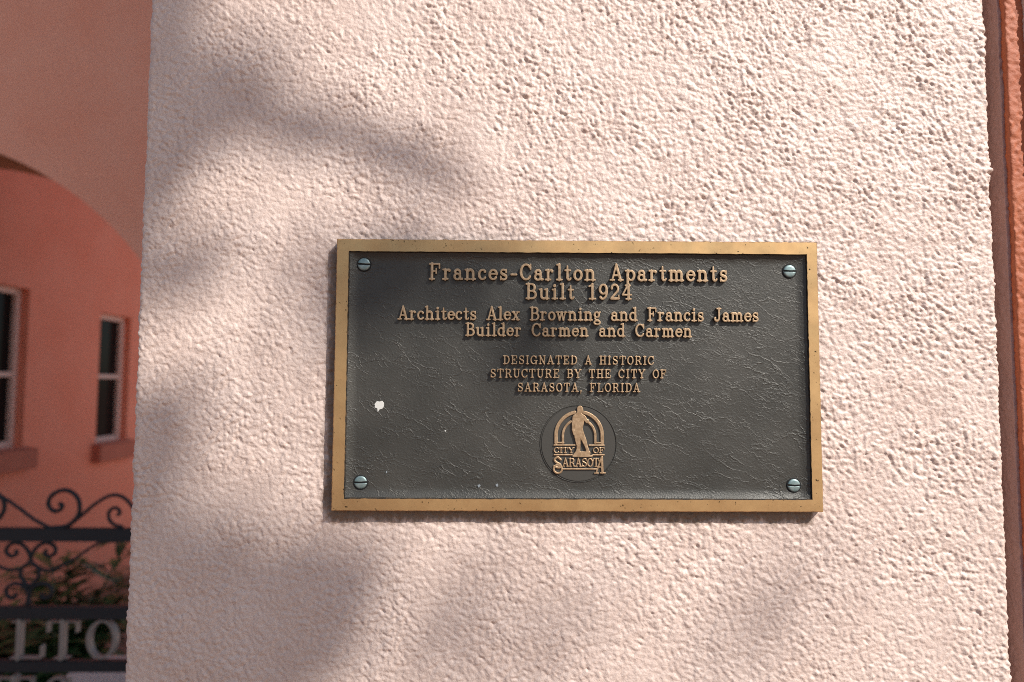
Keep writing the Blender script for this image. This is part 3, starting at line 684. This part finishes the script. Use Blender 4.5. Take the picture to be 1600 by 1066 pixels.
def shrub(x, y, h, nst, label):
    root = empty('shrub', (x, y, .004)); tag(root, label, 'plant', 'shrubs behind the gate')
    SV, SF, LV, LF = [], [], [], []
    for k in range(nst):
        a = rnd.uniform(0, 6.28); lean = rnd.uniform(.05, .32) * h; hh = h * rnd.uniform(.6, 1.05)
        P = [Vector((lean * t * t * math.cos(a), lean * t * t * math.sin(a), hh * t)) for t in (0, .2, .4, .6, .8, 1)]
        tube_data(P, [.008 * (1 - .12 * i) for i in range(6)], 6, SV, SF)
        for q in range(58):
            t = rnd.uniform(.15, 1); i = min(4, int(t * 5)); p = P[i].lerp(P[i + 1], t * 5 - i)
            b = rnd.uniform(0, 6.28); d = Vector((math.cos(b), math.sin(b), rnd.uniform(-.1, .9)))
            leaf(LV, LF, p, d, Vector((0, 0, 1)), rnd.uniform(.10, .24), rnd.uniform(.032, .062), rnd.uniform(.1, .5))
    link('stems', mesh_py('stems', SV, SF, True), stem_m.m, root); link('leaves', mesh_py('leaves', LV, LF, True), leaf_m.m, root)
for a in [(-2.02, 2.50, .86, 12, 'tallest dark leafy shrub beside the pier behind the gate'), (-1.86, 2.22, .62, 11, 'leafy shrub behind the round gate letter'),
          (-2.36, 2.30, .60, 13, 'dark shrub behind the middle gate letter'), (-2.72, 2.42, .54, 11, 'low dark shrub at the left edge behind the gate'),
          (-2.06, 1.98, .40, 9, 'small shrub close behind the lowest gate rail'), (-2.42, 2.62, .48, 9, 'shrub by the wall under the windows'),
          (-2.46, 1.98, .42, 9, 'small shrub behind the left gate letter')]: shrub(*a)

# ------------------------------------------------------------------ the tree whose boughs shade the pier
bark = Mat('bark', (.16, .12, .09), .9); bark.bump(bark.noise(22, 5, .6, stretch=(3, 3, .6)), .02)
crown_m = Mat('tree_leaf', (.06, .10, .03), .5)
def at_wall(px, pz, d): return Vector((px, 0, pz)) + SUN * d     # the point d metres up the sunbeam that lands at (px, pz)
def wp(u, v):                                                     # place on the wall from its share of the pier's face
    return (-.0197 + (u - 900) * .000611, ZC + (587 - v) * .000611)
tree = empty('tree', (3.4, -4.6, 0)); tag(tree, 'broad leafy tree in front of the pier casting dappled shade', 'tree')
TV, TF, CV, CF = [], [], [], []
tb = Vector((3.4, -4.6, 0))
def limb(pts, r0, r1, n=6):
    P = catmull(pts, n); m = len(P); tube_data([p - tb for p in P], [r0 + (r1 - r0) * i / (m - 1) for i in range(m)], 10, TV, TF)
limb([tb, tb + Vector((.05, .1, 1.5)), tb + Vector((-.05, .2, 2.2)), tb + Vector((.1, .3, 3.2))], .19, .12)
fork = tb + Vector((.1, .3, 3.1))
def W_(u, v, d=5.6): return at_wall(*wp(u, v), d)
limb([fork, W_(60, 1250), W_(40, 1000), W_(20, 600), W_(60, 330), W_(140, 160)], .11, .06)
limb([W_(60, 330), W_(180, 190), W_(330, 140), W_(450, 186, 5.0), W_(560, 208, 4.2), W_(660, 236, 3.4), W_(790, 296, 3.0)], .036, .003)
limb([W_(140, 160), W_(220, 60), W_(290, -30)], .05, .03)
limb([W_(55, 1200), W_(200, 1010), W_(380, 930), W_(560, 895), W_(610, 890)], .05, .016)
limb([fork, fork + Vector((1.0, -.3, 1.4)), fork + Vector((1.7, -.5, 2.4))], .10, .03)
limb([fork, fork + Vector((.2, -1.1, 1.3)), fork + Vector((.1, -1.9, 2.2))], .10, .03)
def tuft(u, v, ru, rv, cnt, d0=5.2, d1=6.2):
    for k in range(cnt):
        r = min(1.6, abs(rnd.gauss(0, .62))); a = rnd.uniform(0, 6.28)
        if k % 5 == 4: continue
        p = W_(u + ru * r * math.cos(a), v + rv * r * math.sin(a), rnd.uniform(d0, d1)) - tb
        d = Vector((rnd.gauss(0, 1), rnd.gauss(0, 1), rnd.gauss(0, 1) - .3)); L = rnd.uniform(.05, .08) * (.45 if d1 < 5.5 else 1.)
        leaf(CV, CF, p - d.normalized() * L * .5, d, Vector((rnd.gauss(0, 1), rnd.gauss(0, 1), rnd.gauss(0, 1))), L, L * .5, .1)
for t in TUFTS if 'TUFTS' in globals() else [
    (245, 30, 40, 70, 30), (285, 75, 50, 50, 55), (345, 122, 55, 38, 60), (400, 162, 50, 26, 36), (460, 184, 60, 20, 95, 4.4, 5.2), (550, 207, 65, 15, 80, 3.8, 4.5), (640, 234, 60, 10, 40, 3.2, 3.8), (710, 260, 40, 7, 10, 3.0, 3.4),
    (800, 980, 380, 110, 16, 8, 10), (400, 620, 150, 110, 5, 8, 10), (1150, 960, 250, 90, 6, 8, 10), (650, 330, 200, 70, 4, 8, 10), (235, 180, 50, 120, 60), (235, 330, 40, 90, 34), (290, 240, 60, 60, 30), (300, 425, 90, 16, 10),
    (640, 420, 120, 34, 26), (590, 480, 60, 70, 14), (860, 540, 90, 25, 4), (760, 450, 80, 30, 7),
    (215, 900, 110, 110, 70), (300, 910, 120, 60, 55), (510, 925, 80, 42, 50), (470, 1000, 90, 60, 50), (390, 930, 90, 60, 40), (400, 1060, 90, 60, 40), (330, 880, 90, 60, 34), (340, 950, 120, 90, 80), (460, 905, 90, 42, 34), (560, 905, 65, 36, 20), (250, 1040, 170, 110, 150), (450, 980, 110, 70, 70), (400, 1070, 110, 70, 70), (300, 1150, 220, 70, 120), (215, 760, 45, 40, 22), (255, 800, 50, 45, 26), (320, 835, 60, 36, 24), (520, 970, 70, 50, 24)]: tuft(*t)
# the rest of the crown, kept out of the sunbeams that reach the pier
cnt = 0
while cnt < 5200:
    c = rnd.choice([fork + Vector((1.5, -.5, 2.2)), fork + Vector((.1, -1.6, 2.0)), fork + Vector((-.9, -.3, 2.5)), fork + Vector((.5, .5, 2.9))])
    p = c + Vector((rnd.gauss(0, .55), rnd.gauss(0, .55), rnd.gauss(0, .45)))
    q = p - SUN * (p.y / SUN.y)
    if -.62 < q.x < 1.0 and 1.05 < q.z < 2.3: continue
    d = Vector((rnd.gauss(0, 1), rnd.gauss(0, 1), rnd.gauss(0, 1) - .3)); L = rnd.uniform(.07, .12)
    leaf(CV, CF, p - tb, d, Vector((rnd.gauss(0, 1), rnd.gauss(0, 1), rnd.gauss(0, 1))), L, L * .5, .1); cnt += 1
link('trunk', mesh_py('trunk', TV, TF, True), bark.m, tree); link('crown', mesh_py('crown', CV, CF, True), crown_m.m, tree)
